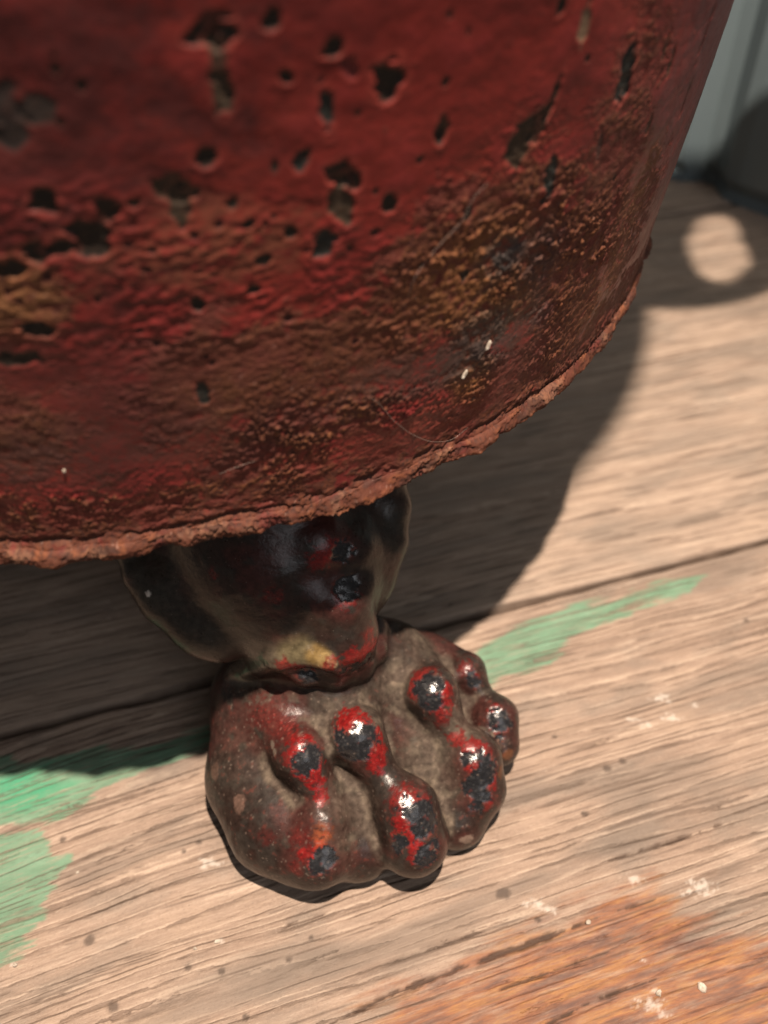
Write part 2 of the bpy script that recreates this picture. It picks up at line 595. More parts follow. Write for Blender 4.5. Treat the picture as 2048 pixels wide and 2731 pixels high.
# dark clouding towards the upper left
for (px, py, ru, rv, w) in [(60, 330, 12, 14, .6), (30, 600, 9, 9, .5), (330, 420, 9, 8, .35), (200, 180, 10, 8, .3), (60, 1000, 14, 9, .5), (330, 720, 10, 5, .4), (640, 330, 7, 8, .25)]:
    col = mixc(col, (0.055, 0.016, 0.016), w * blob(px, py, ru, rv, 0, 0.9, 0.7))
# wrinkled, blistered paint low on the left
wr = np.zeros_like(U)
for (px, py, ru, rv, w) in [(60, 800, 20, 7, 1), (300, 830, 18, 6, 1), (560, 830, 14, 6, .9), (760, 830, 14, 6, .9), (950, 860, 14, 6, .9), (1150, 820, 12, 7, .7),
                            (150, 640, 16, 6, .7), (420, 690, 18, 5, .9), (700, 720, 16, 6, .6), (1000, 720, 12, 6, .6)]:
    wr = np.maximum(wr, w * blob(px, py, ru, rv, 0, 0.35, 0.6))
ridge = 1 - np.abs(fbm2(U * 0.17 + 0.8 * n2, Vg * 0.42 + 0.6 * n2, 4, 31)) * 2.2
gran = fbm2(U * 0.75 + 0.3 * n3, Vg * 1.15, 3, 37, 0.65)
leftw = sstep(-78 * TR * math.pi / 180, -98 * TR * math.pi / 180, U)
disp += 0.8 * wr * ((0.75 * leftw + 0.15) * 0.46 * np.clip(ridge, -0.6, 1) + (0.5 - 0.3 * leftw) * gran * 0.30 * sstep(-0.5, 0.5, n2 + 0.7 * fbm2(U * 0.07, Vg * 0.1, 2, 38)))
col = mixc(col, (0.25, 0.030, 0.026), wr * sstep(0.2, 0.9, ridge) * 0.45)
col = mixc(col, (0.10, 0.018, 0.016), wr * sstep(0.0, -0.6, gran) * 0.6)

# rust: band above the rim, climbing on the right
rust = np.zeros_like(U)
band = sstep(19, 3, hv + 5 * n1 + 3.5 * n2)
rust = np.maximum(rust, 0.85 * band)
for (px, py, ru, rv, w) in [(1240, 720, 13, 10, 1), (1400, 640, 10, 12, 1), (1330, 800, 10, 8, .9), (1150, 800, 8, 7, .7), (1560, 640, 12, 11, .9), (1500, 860, 10, 9, .9),
                            (700, 1000, 16, 8, .9), (980, 930, 12, 7, .8), (560, 1010, 8, 8, .8), (1640, 420, 9, 20, .65), (1690, 600, 8, 14, .7), (25, 790, 6, 5, 1),
                            (40, 1150, 8, 6, .9), (820, 1130, 14, 6, .8), (480, 1060, 8, 8, .6), (1260, 1010, 5, 6, 1), (1290, 560, 8, 7, .4)]:
    rust = np.maximum(rust, w * blob(px, py, ru, rv, 0, 0.6, 0.5))
rmask = sstep(0.30, 0.62, rust + 0.38 * n3 + 0.18 * n4 - 0.06)
grain_r = fbm2(U * 1.7, Vg * 1.9, 3, 41, 0.75) * (0.55 + 0.9 * sstep(-0.5, 0.6, n2 + 0.6 * n3))
heavy = np.zeros_like(U)
for (px, py, ru, rv, w) in [(1240, 740, 12, 10, 1), (1400, 660, 10, 11, 1), (1260, 1010, 4.5, 5.5, 1), (1550, 700, 10, 10, .8), (850, 1130, 12, 5, .9), (1100, 1090, 12, 5, .8), (1480, 930, 8, 6, .7),
                            (760, 1230, 14, 4, .7), (500, 1300, 14, 4, .7), (150, 1330, 16, 5, .8), (1400, 400, 5, 6, .8)]:
    heavy = np.maximum(heavy, w * blob(px, py, ru, rv, 0, 0.5, 0.5))
patch_ = sstep(-0.15, 0.5, fbm2(U * 0.10, Vg * 0.14, 3, 44) + 0.4 * n3)
disp += rmask * (0.05 * grain_r * patch_ + 0.05 * n3) + heavy * (0.35 + 0.65 * patch_) * (0.20 * grain_r + 0.10 + 0.16 * n3)
rc = np.empty_like(col); rc[:] = (0.105, 0.034, 0.022)
rc = mixc(rc, (0.125, 0.041, 0.022), sstep(-0.1, 0.6, n3 + 0.5 * n2))
rc = mixc(rc, (0.185, 0.074, 0.030), sstep(0.05, 0.7, grain_r) * np.clip(0.15 + heavy, 0, 1))
rc = mixc(rc, (0.045, 0.022, 0.018), sstep(0.1, 0.7, -grain_r) * 0.8)
rc = mixc(rc, (0.125, 0.025, 0.020), sstep(0.05, 0.5, -n2) * 0.7)
col = col + (rc - col) * (rmask * 0.92)[..., None]
rough = rough + rmask * (0.80 - rough)

# ochre bloom and bare dark patches
for (px, py, ru, rv, c, w) in [(1270, 745, 9, 7, (0.20, 0.085, 0.028), .7), (1255, 1010, 3.5, 4.5, (0.20, 0.088, 0.028), .9), (1330, 845, 6, 4, (0.22, 0.095, 0.03), .6),
                               (780, 960, 13, 6, (0.135, 0.047, 0.023), .5), (620, 1010, 9, 6, (0.135, 0.046, 0.023), .5), (990, 900, 8, 5, (0.135, 0.050, 0.024), .4), (25, 790, 5, 4, (0.22, 0.10, 0.04), .8),
                               (45, 1150, 7, 5, (0.20, 0.085, 0.035), .7), (540, 1090, 5, 6, (0.16, 0.07, 0.03), .6), (560, 660, 9, 4, (0.17, 0.06, 0.035), .8),
                               (1700, 520, 4, 10, (0.15, 0.07, 0.032), .6), (1600, 790, 8, 6, (0.16, 0.068, 0.03), .6),
                               (1330, 700, 3, 3.5, (0.035, 0.05, 0.055), .8), (1310, 900, 9, 5, (0.06, 0.052, 0.048), .8), (1230, 960, 8, 3.5, (0.07, 0.05, 0.045), .7), (1430, 690, 5, 5, (0.045, 0.03, 0.03), .7),
                               (1080, 1010, 9, 4, (0.07, 0.035, 0.028), .7), (330, 1150, 14, 6, (0.085, 0.026, 0.022), .8), (100, 1240, 12, 5, (0.07, 0.028, 0.025), .7), (620, 1180, 10, 5, (0.09, 0.03, 0.024), .6),
                               (250, 1010, 16, 6, (0.12, 0.028, 0.026), .6), (1380, 980, 8, 5, (0.13, 0.045, 0.035), .6), (1180, 1100, 10, 4, (0.19, 0.042, 0.028), .6), (980, 1180, 9, 3, (0.18, 0.036, 0.025), .6)]:
    col = mixc(col, c, w * blob(px, py, ru, rv, 0, 0.8, 0.55) * sstep(-0.75, 0.2, n3 + 0.5 * n4))

# chips through the paint: (px, py, rx mm, ry mm, tilt, floor colour, depth)
DK = (0.020, 0.0145, 0.011)
GB = (0.020, 0.022, 0.020)
BR = (0.040, 0.027, 0.018)
chips = [(548, 78, 2.4, 1.3, .3, DK, .6), (590, 95, 1.5, 1.6, 0, DK, .6), (582, 175, 1.2, 3.2, .1, BR, .4), (590, 245, 1.3, 2.8, 0, BR, .4), (726, 55, 1.1, 1.1, 0, DK, .5), (889, 126, 1.6, 1.1, .2, DK, .5),
         (763, 198, .95, 1.1, 0, DK, .5), (1034, 214, 2.0, 2.2, 0, DK, .75), (870, 296, .95, 3.0, .1, GB, .5), (802, 438, 1.0, 1.8, 0, GB, .4), (549, 423, 1.6, 1.1, 0, DK, .5), (117, 539, 1.7, 1.8, 0, DK, .7),
         (290, 565, 1.9, 1.8, -.3, DK, .7), (245, 632, 2.4, 2.4, .4, DK, .7), (100, 676, 1.9, 1.5, 0, DK, .6), (160, 660, 1.8, 1.0, .2, DK, .5), (905, 462, 1.9, 1.8, -.2, DK, .6), (940, 490, 1.3, 1.5, 0, DK, .6),
         (912, 545, 1.8, 3.4, .15, BR, .45), (868, 655, 1.8, 2.2, 0, GB, .6), (1041, 541, 1.1, 1.7, 0, DK, .6), (1179, 345, 1.0, 1.8, .1, BR, .45), (1172, 365, .9, 1.2, 0, DK, .4),
         (1673, 195, 1.9, 4.0, .05, GB, .6), (1475, 262, .75, 3.6, -.25, DK, .5), (1440, 330, 1.6, 3.2, -.4, BR, .4), (1385, 390, 2.6, 4.0, -.35, BR, .45), (1468, 465, 1.3, 4.6, .05, GB, .4),
         (463, 505, 2.6, 1.6, 0, BR, .4), (480, 560, 1.3, 2.5, 0, BR, .3), (525, 809, .95, 1.3, .3, DK, .7), (10, 310, 2.6, 4.0, 0, (0.030, 0.022, 0.020), .2), (95, 290, 2.4, 1.8, 0, (0.034, 0.025, 0.022), .15), (1247, 574, .9, 1.2, 0, DK, .5),
         (543, 1049, 1.0, 2.2, 0, GB, .35), (20, 716, 2.4, 1.5, 0, DK, .7), (1500, 8, .9, 1.4, 0, DK, .4), (1562, 60, 1.1, 2.6, 0, (0.17, 0.11, 0.07), .3), (680, 775, 1.0, .8, 0, DK, .5),
         (665, 600, .9, .8, 0, DK, .4), (355, 540, .9, .9, 0, DK, .4), (775, 620, 1.0, .9, 0, DK, .4), (1240, 735, 1.1, 1.0, 0, DK, .4), (95, 880, 2.2, 1.2, 0, DK, .6), (60, 960, 3.5, 1.5, 0, DK, .4),
         (700, 695, 1.2, .8, 0, DK, .4), (930, 180, 1.0, 1.6, .6, (0.12, .02, .02), .3), (1120, 430, .6, .8, 0, DK, .3), (620, 545, .8, .7, 0, DK, .35), (1780, 120, .5, 2.6, 0, BR, .3),
         (1790, 170, .5, 2.6, 0, BR, .3), (1730, 330, .5, 2.2, 0, BR, .3), (1830, 260, .7, 4.2, 0, (0.08, .04, .03), .3), (1880, 90, .8, 5, 0, (0.10, .04, .035), .3), (1600, 390, .8, 2.6, .2, (0.07, .03, .025), .3)]
rs = np.random.default_rng(3)
for k in range(26):
    px, py = rs.uniform(0, 1700), rs.uniform(0, 760)
    r = rs.uniform(.25, .6)
    chips.append((px, py, r, r * rs.uniform(.8, 1.8), 0, DK, .25))
for k in range(22):
    chips.append((rs.uniform(0, 1000), rs.uniform(560, 980), rs.uniform(.4, .9), rs.uniform(.35, .7), 0, (0.05, .015, .013), .4))
bnd = 0
for (px, py, ru, rv, rot, c, dep) in chips:
    u0, v0 = tub_hit(px, py)
    R = 3.2 * max(ru, rv)
    ci = np.where(np.abs(U[:, 0] - u0) < R)[0]
    cj = np.where(np.abs(Vg[0] - v0) < R)[0]
    if len(ci) == 0 or len(cj) == 0: continue
    sl = (slice(ci[0], ci[-1] + 1), slice(cj[0], cj[-1] + 1))
    du, dv = U[sl] - u0, Vg[sl] - v0
    cc, ss = math.cos(rot), math.sin(rot)
    q = np.hypot((du * cc + dv * ss) / (0.70 * ru), (-du * ss + dv * cc) / (0.70 * rv)) + 0.42 * n3[sl] + 0.22 * n2[sl] + 0.10 * n4[sl]
    w = Wg[sl]
    inn = sstep(1.06, 0.94, q) * w
    pit = sstep(1.22, 0.55, q) * w
    lip = np.exp(-((q - 1.28) / 0.20) ** 2) * w
    below = sstep(0.5, -0.6, dv / rv)
    disp[sl] += -dep * (0.12 * pit + 0.26 * inn) + lip * (0.01 + 0.035 * below) * min(1.0, dep * 2)
    fl = np.empty(q.shape + (3,), np.float32); fl[:] = c
    fl = mixc(fl, (0.09, 0.052, 0.030), sstep(0.1, 0.6, n4[sl]) * (0.45 if c in (BR,) else 0.12))
    col[sl] = col[sl] + (fl - col[sl]) * inn[..., None]
    col[sl] = mixc(col[sl], (0.36, 0.075, 0.055), lip * 0.22 * min(1, dep * 1.6))
    rough[sl] = rough[sl] + (0.62 - rough[sl]) * inn

# rim: crimped, flaking bead
bl = fbm2(U * 0.15, Vg * 0.16, 2, 61)
bl2 = fbm2(U * 0.38, Vg * 0.6, 3, 62)
rside = sstep(-50 * TR * math.pi / 180, -28 * TR * math.pi / 180, U)
disp += bead * ((1 - 0.6 * rside) * (0.85 * bl + 0.22 * bl2) + 0.07 * grain_r - 0.6 * rside)
crust = sstep(6.5, 1.0, hv + 2.2 * n2 + 1.2 * n1) * Wg
cr = fbm2(U * 0.30, Vg * 0.42, 4, 64, 0.6)
disp += crust * (1 - 0.75 * bead) * (0.30 * cr + 0.15) + 0.10 * crust * grain_r
Og = np.where((rowi >= NB) & (rowi < nbead) & (Og > 0), Og * (0.20 + 0.85 * sstep(-0.6, 0.6, fbm2(U * 0.06, Vg * 0 + 4.4, 2, 67))), Og) + 1.25 * sstep(6.0, -1.0, hv) ** 2 * Wg
# crimp seam just above the bead
seam = np.exp(-((hv - 2.9 - 0.5 * bl) / 0.45) ** 2) * Wg
disp -= 0.45 * seam * sstep(-0.3, 0.3, bl2 + 0.5 * n2)
rimc = np.empty_like(col); rimc[:] = (0.088, 0.029, 0.016)
rimc = mixc(rimc, (0.175, 0.060, 0.027), sstep(0.0, 0.55, bl2))
rimc = mixc(rimc, (0.105, 0.022, 0.018), sstep(0.1, 0.5, -bl))
rimc = mixc(rimc, (0.20, 0.11, 0.07), sstep(0.5, 0.85, n2 + 0.4 * bl2) * 0.6)
rimc = mixc(rimc, (0.035, 0.018, 0.014), sstep(0.2, 0.6, fbm2(U * 0.22, Vg * 0.5, 4, 66)) * 0.75)
rimc = mixc(rimc, (0.05, 0.022, 0.016), sstep(0.25, 0.7, -grain_r) * 0.8)
col = col + (rimc - col) * np.clip(0.72 * bead + 0.5 * crust * sstep(-0.3, 0.5, cr), 0, 0.92)[..., None]
col = mixc(col, (0.045, 0.022, 0.016), seam * 0.4 * sstep(-0.3, 0.3, bl2 + 0.5 * n2))
rough = rough + bead * (0.78 - rough)
# fine grime
col = mixc(col, (0.05, 0.02, 0.016), 0.35 * sstep(0.45, 0.9, n4) * Wg)
col = mixc(col, (0.48, 0.30, 0.24), 0.25 * sstep(0.75, 1.0, -n4) * Wg * rmask)
disp += 0.012 * n4
und = 1 - Wg
col = mixc(col, (0.07, 0.03, 0.022), und)
disp *= Wg
# wobble of the sheet metal edge
wobr = 0.55 * fbm2(U * 0.06, U * 0 + 3.3, 3, 71)
wobz = (0.55 * fbm2(U * 0.055, U * 0 + 1.3, 3, 72) + 0.12 * fbm2(U * 0.3, U * 0 + 2.1, 2, 73)) * sstep(14, 0, hv) - 1.5 * sstep(-88 * TR * math.pi / 180, -118 * TR * math.pi / 180, U) * sstep(30, 0, hv)
Rr = TR + flare(AZg) * np.clip(Vg - RIM, 0, None) + Og + disp + wobr * sstep(25, 0, np.abs(hv)) * Wg
Rr = np.maximum(Rr, 0.05)
V = np.stack([TC[0] + Rr * np.cos(AZg), TC[1] + Rr * np.sin(AZg), Vg + wobz * Wg - 0.35 * disp * bead], -1)
nu, nv = U.shape
Qt = grid_quads(nu, nv, True)
# rolled top edge and inner wall, plain, down to the inside bottom
inner_o = np.array([1.2, 2.2, 2.2, 1.0, -1.2, -1.6, -1.6, -1.6, -60, -100])
inner_v = np.array([TOP + .3, TOP + 1.4, TOP + 3, TOP + 4, TOP + 3, TOP, 160, RIM + 7, RIM + 6.5, RIM + 6.5])
A2, V2 = np.meshgrid(AZ, inner_v, indexing='ij')
R2 = np.maximum(TR + flare(A2) * (V2 - RIM) + inner_o[None], 0.05)
Vi = np.stack([TC[0] + R2 * np.cos(A2), TC[1] + R2 * np.sin(A2), V2], -1)
ni = len(inner_v)
base = nu * nv
Qi = grid_quads(nu, ni, True) + base
i = np.arange(nu); i2 = (i + 1) % nu
Qj = np.stack([i * nv + nv - 1, i2 * nv + nv - 1, base + i2 * ni, base + i * ni], -1)
Vt = np.vstack([V.reshape(-1, 3), Vi.reshape(-1, 3)])
ci = np.empty((nu * ni, 3), np.float32); ci[:] = (0.11, 0.05, 0.035)
colt = np.vstack([col.reshape(-1, 3), ci])
rot_ = np.concatenate([rough.ravel(), np.full(nu * ni, 0.8)])
rmt = np.concatenate([np.clip(rmask + heavy + bead, 0, 1).ravel(), np.full(nu * ni, 0.6)])

t = NT("chipped_red_paint_on_rusty_iron")
c = t.attr("pigment").outputs['Color']
g = t.n('ShaderNodeTexCoord').outputs['Object']
fine = t.noise(g, 1500, 4, 0.65)
mid = t.noise(g, 420, 3, 0.6)
c = t.mix(t.rng(fine, 0.52, 0.72, 0, 0.38), c, t.mix(1.0, c, (0.35, 0.30, 0.28), 'MULTIPLY'))
c = t.mix(t.rng(mid, 0.42, 0.25, 0, 0.35), c, t.mix(1.0, c, (1.5, 1.45, 1.4), 'MULTIPLY'))
t.l(c, t.b.inputs['Base Color'])
t.b.inputs['Specular IOR Level'].default_value = 0.28
ro = t.attr("gloss").outputs['Fac']
t.l(t.math('ADD', ro, t.math('MULTIPLY', t.math('SUBTRACT', fine, 0.5), 0.35), True), t.b.inputs['Roughness'])
rmn = t.attr("rusty").outputs['Fac']
hh = t.math('MULTIPLY', fine, t.math('ADD', 0.08, t.math('MULTIPLY', rmn, 0.9)))
t.bump(t.math('ADD', hh, t.math('MULTIPLY', mid, 0.15)), 0.45, 0.00035)
TUBM = t.m

tub = empty("iron_tub", (TC[0], TC[1], 0))
tag(tub, "round rusty iron tub with chipped red paint standing on lion paw feet", "tub")


def under(o, parent):
    o.parent = parent
    o.matrix_parent_inverse = parent.matrix_world.inverted()
    return o


bpy.context.view_layer.update()
wall = make_mesh("tub_body", Vt, np.vstack([Qt, Qi, Qj]), TUBM, None, {"pigment": colt, "gloss": rot_, "rusty": rmt})
under(wall, tub)

# ------------------------------------------------------------------ carrying handle, out of view: plate and pear-shaped hole shaped to cast its shadow
def handle():
    Zh = 170.0
    tt = Zh / LAMP[2]
    up = lambda px, py: (at(px, py, 0) + (LAMP - at(px, py, 0)) * tt)[:2]
    hole = np.array([up(*p) for p in [(1880, 575), (1945, 572), (1965, 600), (1968, 640), (1995, 680), (1975, 725), (1935, 755), (1890, 750), (1858, 720), (1850, 690), (1836, 655), (1852, 620)]])
    c = hole.mean(0)
    n = 96
    ang = np.linspace(0, 2 * np.pi, n, endpoint=False)
    def radial(poly):
        pa = np.arctan2(poly[:, 1] - c[1], poly[:, 0] - c[0])
        pr = np.hypot(poly[:, 0] - c[0], poly[:, 1] - c[1])
        r = np.interp(ang, pa, pr, period=2 * np.pi)
        for _ in range(4): r = (np.roll(r, 1) + 2 * r + np.roll(r, -1)) / 4
        return r
    ri = radial(hole)
    outer = np.array([up(*p) for p in [(1700, 818), (1850, 822), (1950, 808), (2060, 768), (2200, 700), (2260, 600), (2180, 520), (2000, 480), (1850, 470), (1690, 480), (1560, 640)]])
    ro_ = radial(outer)
    rings = []
    for rr, zz in ((ri + .8, -2), (ri, -1), (ri, 1), (ri + .8, 2), (ro_ - 1, 2), (ro_, 1), (ro_, -1), (ro_ - 1, -2)):
        rings.append(np.stack([c[0] + rr * np.cos(ang), c[1] + rr * np.sin(ang), np.full(n, Zh + zz)], -1))
    Vh = np.stack(rings, 1)                       # n, 8, 3
    Q = []
    m = 8
    for a in range(n):
        for b in range(m):
            Q.append((a * m + b, ((a + 1) % n) * m + b, ((a + 1) % n) * m + (b + 1) % m, a * m + (b + 1) % m))
    N = n * m
    cc = np.empty((N, 3), np.float32); cc[:] = (0.20, 0.04, 0.03)
    return make_mesh("handle", Vh.reshape(-1, 3), Q, TUBM, None, {"pigment": cc, "gloss": np.full(N, .6), "rusty": np.full(N, .5)})


under(handle(), tub)

# ------------------------------------------------------------------ lion paw foot (one casting, sculpted as a distance field)
VOX = 0.36
LO = np.array([-48.0, 44.0, -0.4])
HI = np.array([34.0, 134.0, 71.6])
gx, gy, gz = [np.arange(a, b, VOX, dtype=np.float32) for a, b in zip(LO, HI)]
FX, FY, FZ = np.meshgrid(gx, gy, gz, indexing='ij')


def seg(a, b, ra, rb):
    """tapered capsule between two points"""
    a = np.asarray(a, np.float32); b = np.asarray(b, np.float32)
    e = b - a
    t = ((FX - a[0]) * e[0] + (FY - a[1]) * e[1] + (FZ - a[2]) * e[2]) / np.float32(max(e @ e, 1e-6))
    np.clip(t, 0, 1, out=t)
    return np.sqrt((FX - a[0] - t * e[0]) ** 2 + (FY - a[1] - t * e[1]) ** 2 + (FZ - a[2] - t * e[2]) ** 2) - (ra + (rb - ra) * t)


def smin(a, b, k):
    h = np.clip(0.5 + 0.5 * (b - a) / k, 0, 1)
    return b + (a - b) * h - k * h * (1 - h)


def smax(a, b, k):
    return -smin(-a, -b, k)


def surf(F, px, py):
    """first point of the field's surface along a photograph pixel's ray"""
    d = ray(px, py)
    t = np.arange(90, 190, 0.1)
    Q = np.array([0, 0, CAM_H]) + d[None] * t[:, None]
    I = np.round((Q - np.array([gx[0], gy[0], gz[0]])) / VOX).astype(int)
    okk = ((I >= 0) & (I < np.array(F.shape))).all(1)
    v = np.full(len(t), 9.0)
    v[okk] = F[I[okk, 0], I[okk, 1], I[okk, 2]]
    k = np.where(v < 0)[0]
    return Q[k[0]] if len(k) else None


def over(F, pts, k):
    """strip laid along the visible surface: (px, py, lift toward the camera, r)"""
    out, last = None, None
    for (px, py, lift, r) in pts:
        q = surf(F, px, py)
        d = ray(px, py)
        if q is None: q = last[0] if last is not None else at(px, py, 30)
        q = q - d / np.linalg.norm(d) * lift
        if last is not None:
            e = seg(last[0], q, last[1], r)
            out = e if out is None else smin(out, e, k)
        last = (q, r)
    return out


def chain(F, pts, k):
    """pts: (px, py, z, r) along a limb"""
    for p, q in zip(pts[:-1], pts[1:]):
        d = seg(at(*p[:3]), at(*q[:3]), p[3], q[3])
        F = d if F is None else smin(F, d, k)
    return F


paw = None
# metatarsal mass
paw = chain(paw, [(720, 1850, 13, 10.5), (860, 1830, 15, 12), (1010, 1790, 12, 9.5), (1130, 1785, 9, 6.0)], 4)
paw = chain(paw, [(860, 1830, 15, 12), (845, 1735, 21, 8.0)], 4)
# fills between the toes
paw = chain(paw, [(850, 1900, 11.5, 9.5), (925, 2110, 7.0, 7.8), (952, 2242, 4.5, 6.8)], 3)
paw = chain(paw, [(1030, 1860, 11, 8.7), (1140, 2050, 6.0, 7.2), (1212, 2172, 4.0, 6.0)], 3)
paw = chain(paw, [(1150, 1820, 7.5, 6.7), (1265, 1985, 3.5, 5.6)], 3)
# toes: knuckle, pinch, end joint
t1 = chain(None, [(705, 1890, 12.5, 9.6), (690, 2070, 7.5, 8.8), (745, 2190, 6.5, 8.4), (815, 2245, 6.5, 7.4)], 3)
t1 = smin(t1, chain(None, [(745, 1900, 17.5, 6.0), (800, 2005, 18.4, 4.6)], 2), 3.0)
t1 = smin(t1, chain(None, [(808, 2020, 19.0, 4.4), (852, 2112, 15.2, 2.9), (858, 2190, 12.4, 4.3), (856, 2275, 8.4, 5.4)], 1.3), 2.4)
paw = smin(paw, t1, 2.4)
t2 = chain(None, [(890, 1850, 16.5, 7.0), (940, 1935, 16.5, 4.6)], 2)
t2 = smin(t2, chain(None, [(952, 1964, 19.8, 5.2), (1014, 2062, 15.6, 2.9), (1082, 2158, 12.4, 5.4), (1102, 2240, 8.2, 6.0)], 1.2), 1.8)
paw = smin(paw, t2, 2.2)
t3 = chain(None, [(1050, 1765, 15, 7.0), (1140, 1830, 15.5, 4.8)], 2)
t3 = smin(t3, chain(None, [(1152, 1850, 18.6, 5.0), (1202, 1950, 14.2, 3.0), (1254, 2022, 11.8, 5.3), (1266, 2100, 7.8, 5.6)], 1.2), 1.8)
paw = smin(paw, t3, 2.2)
t4 = chain(None, [(1130, 1755, 11, 5.2), (1235, 1790, 11.5, 3.8)], 2)
t4 = smin(t4, chain(None, [(1245, 1796, 13.2, 3.8), (1280, 1858, 10.4, 2.4), (1318, 1915, 9.6, 4.3), (1328, 1985, 6.8, 4.0)], 1.2), 1.8)
paw = smin(paw, t4, 2.2)
# pad under the paw that stands on the board
pad = chain(None, [(800, 1900, 3, 9), (830, 2190, 1.5, 7), (1080, 2190, 1.0, 4.5), (1230, 2040, 1.0, 4), (1270, 1900, 1.5, 4.5)], 3)
paw = smin(paw, pad, 2.0)
# leg: ankle, knee, bracket under the tub
leg = chain(None, [(815, 1680, 27.5, 8.5), (802, 1645, 30, 10.0), (780, 1580, 33.5, 12.6), (745, 1495, 38, 15.6), (715, 1410, 41, 17.6), (700, 1250, 49, 18), (690, 940, 68, 18)], 4)
# brow-like swellings on the shin
brow = over(leg, [(850, 1445, -3.4, 4.8), (925, 1468, -2.6, 4.2), (980, 1500, -2.4, 3.0)], 2)
brow = smin(brow, over(leg, [(850, 1585, -3.4, 4.4), (930, 1556, -2.6, 4.4), (980, 1565, -2.2, 3.0)], 2), 1.5)
leg = smin(leg, brow, 2.4)
# raised border of the bracket on both sides
leg = smin(leg, chain(None, [(360, 1150, 64, 3.2), (352, 1330, 52, 3.2), (354, 1395, 47, 3.2), (356, 1455, 44, 3.0), (378, 1530, 41, 2.8), (428, 1605, 38, 2.6), (505, 1668, 35, 2.6), (595, 1722, 32, 2.4)], 1.5), 3.2)
leg = smin(leg, chain(None, [(410, 1400, 44, 6), (470, 1560, 38, 6), (560, 1660, 34, 6)], 2), 3.0)
leg = smin(leg, chain(None, [(980, 1150, 60, 3.2), (1022, 1270, 51, 3.2), (1042, 1350, 46, 3.2), (1034, 1440, 42, 3.0), (1004, 1540, 37, 2.8), (975, 1600, 33, 2.4)], 1.5), 2.2)
leg = smin(leg, chain(None, [(950, 1300, 47, 7), (940, 1450, 41, 7), (920, 1560, 36, 6)], 2), 4.0)
# lip: the tuft of fur that ends over the paw
pawd = paw
F = smin(paw, leg, 3.0)
lip = over(F, [(900, 1600, -5.5, 6.0), (905, 1690, -4.2, 6.2), (910, 1740, -3.6, 5.0)], 2)
lip = smin(lip, over(F, [(770, 1778, -0.9, 1.5), (815, 1796, -0.3, 1.9), (890, 1798, 0.1, 2.1), (955, 1776, 0.2, 2.3), (992, 1735, 0.0, 2.5), (998, 1680, -0.8, 2.8)], 1.5), 2.6)
F = smin(F, lip, 0.8)
legd = np.minimum(leg, lip)
# thin tongue of old varnish lying over the instep
fold = over(F, [(640, 1790, -1.3, 1.9), (745, 1752, -0.9, 2.0), (825, 1742, -0.5, 2.0), (870, 1760, -0.2, 1.5), (905, 1786, 0.1, 0.6)], 1.2)
F = smin(F, fold, 1.4)
F = smax(F, FZ - np.float32(71.2), 0.3)            # seated against the tub bottom
F = smax(F, np.float32(0.05) - FZ, 0.4)            # flat sole


def surface_nets(F):
    nx, ny, nz = F.shape
    ins = F < 0
    cells = (nx - 1, ny - 1, nz - 1)
    acc = np.zeros(cells, np.uint8)
    for dx in (0, 1):
        for dy in (0, 1):
            for dz in (0, 1):
                acc += ins[dx:nx - 1 + dx, dy:ny - 1 + dy, dz:nz - 1 + dz]
    act = (acc > 0) & (acc < 8)
    ci = np.argwhere(act)
    idx = np.full(cells, -1, np.int32)
    idx[act] = np.arange(len(ci))
    pos = np.zeros((len(ci), 3), np.float32)
    cnt = np.zeros(len(ci), np.float32)
    cor = [(a, b, c) for a in (0, 1) for b in (0, 1) for c in (0, 1)]
    for a in cor:
        for ax in range(3):
            if a[ax]: continue
            b = list(a); b[ax] = 1
            fa = F[ci[:, 0] + a[0], ci[:, 1] + a[1], ci[:, 2] + a[2]]
            fb = F[ci[:, 0] + b[0], ci[:, 1] + b[1], ci[:, 2] + b[2]]
            m = (fa < 0) != (fb < 0)
            t = np.where(m, fa / np.where(m, fa - fb, 1), 0)
            p = np.tile(np.array(a, np.float32), (len(ci), 1))
            p[:, ax] += t
            pos += p * m[:, None]
            cnt += m
    pos = pos / cnt[:, None] + ci
    quads = []
    for ax in range(3):
        sl0 = [slice(1, -1)] * 3; sl1 = [slice(1, -1)] * 3
        sl0[ax] = slice(0, -1); sl1[ax] = slice(1, None)
        A, B = ins[tuple(sl0)], ins[tuple(sl1)]
        e = np.argwhere(A != B)
        if len(e) == 0: continue
        flip = A[e[:, 0], e[:, 1], e[:, 2]]
        off = np.array([1, 1, 1]); off[ax] = 0
        e = e + off
        o1, o2 = [(1, 2), (2, 0), (0, 1)][ax]
        d1 = np.zeros(3, int); d1[o1] = 1
        d2 = np.zeros(3, int); d2[o2] = 1
        g = lambda q: idx[q[:, 0], q[:, 1], q[:, 2]]
        q = np.stack([g(e - d1 - d2), g(e - d2), g(e), g(e - d1)], -1)
        q[~flip] = q[~flip][:, ::-1]
        quads.append(q)
    return pos, np.vstack(quads)


pv, pq = surface_nets(np.pad(F, 1, constant_values=5.0))
ok = (pq >= 0).all(1)
pq = pq[ok]
P = (pv - 1) * VOX + np.array([gx[0], gy[0], gz[0]])


def neighbours_mean(P, q, it, val=None):
    x = P.copy() if val is None else val.copy()
    e = np.vstack([q[:, [0, 1]], q[:, [1, 2]], q[:, [2, 3]], q[:, [3, 0]]])
    e = np.vstack([e, e[:, ::-1]])
    dg = np.bincount(e[:, 0], minlength=len(P)).astype(np.float64)
    for _ in range(it):
        if x.ndim == 1:
            x = np.bincount(e[:, 0], x[e[:, 1]], len(P)) / dg
        else:
            x = np.stack([np.bincount(e[:, 0], x[e[:, 1], k], len(P)) / dg for k in range(3)], -1)
    return x


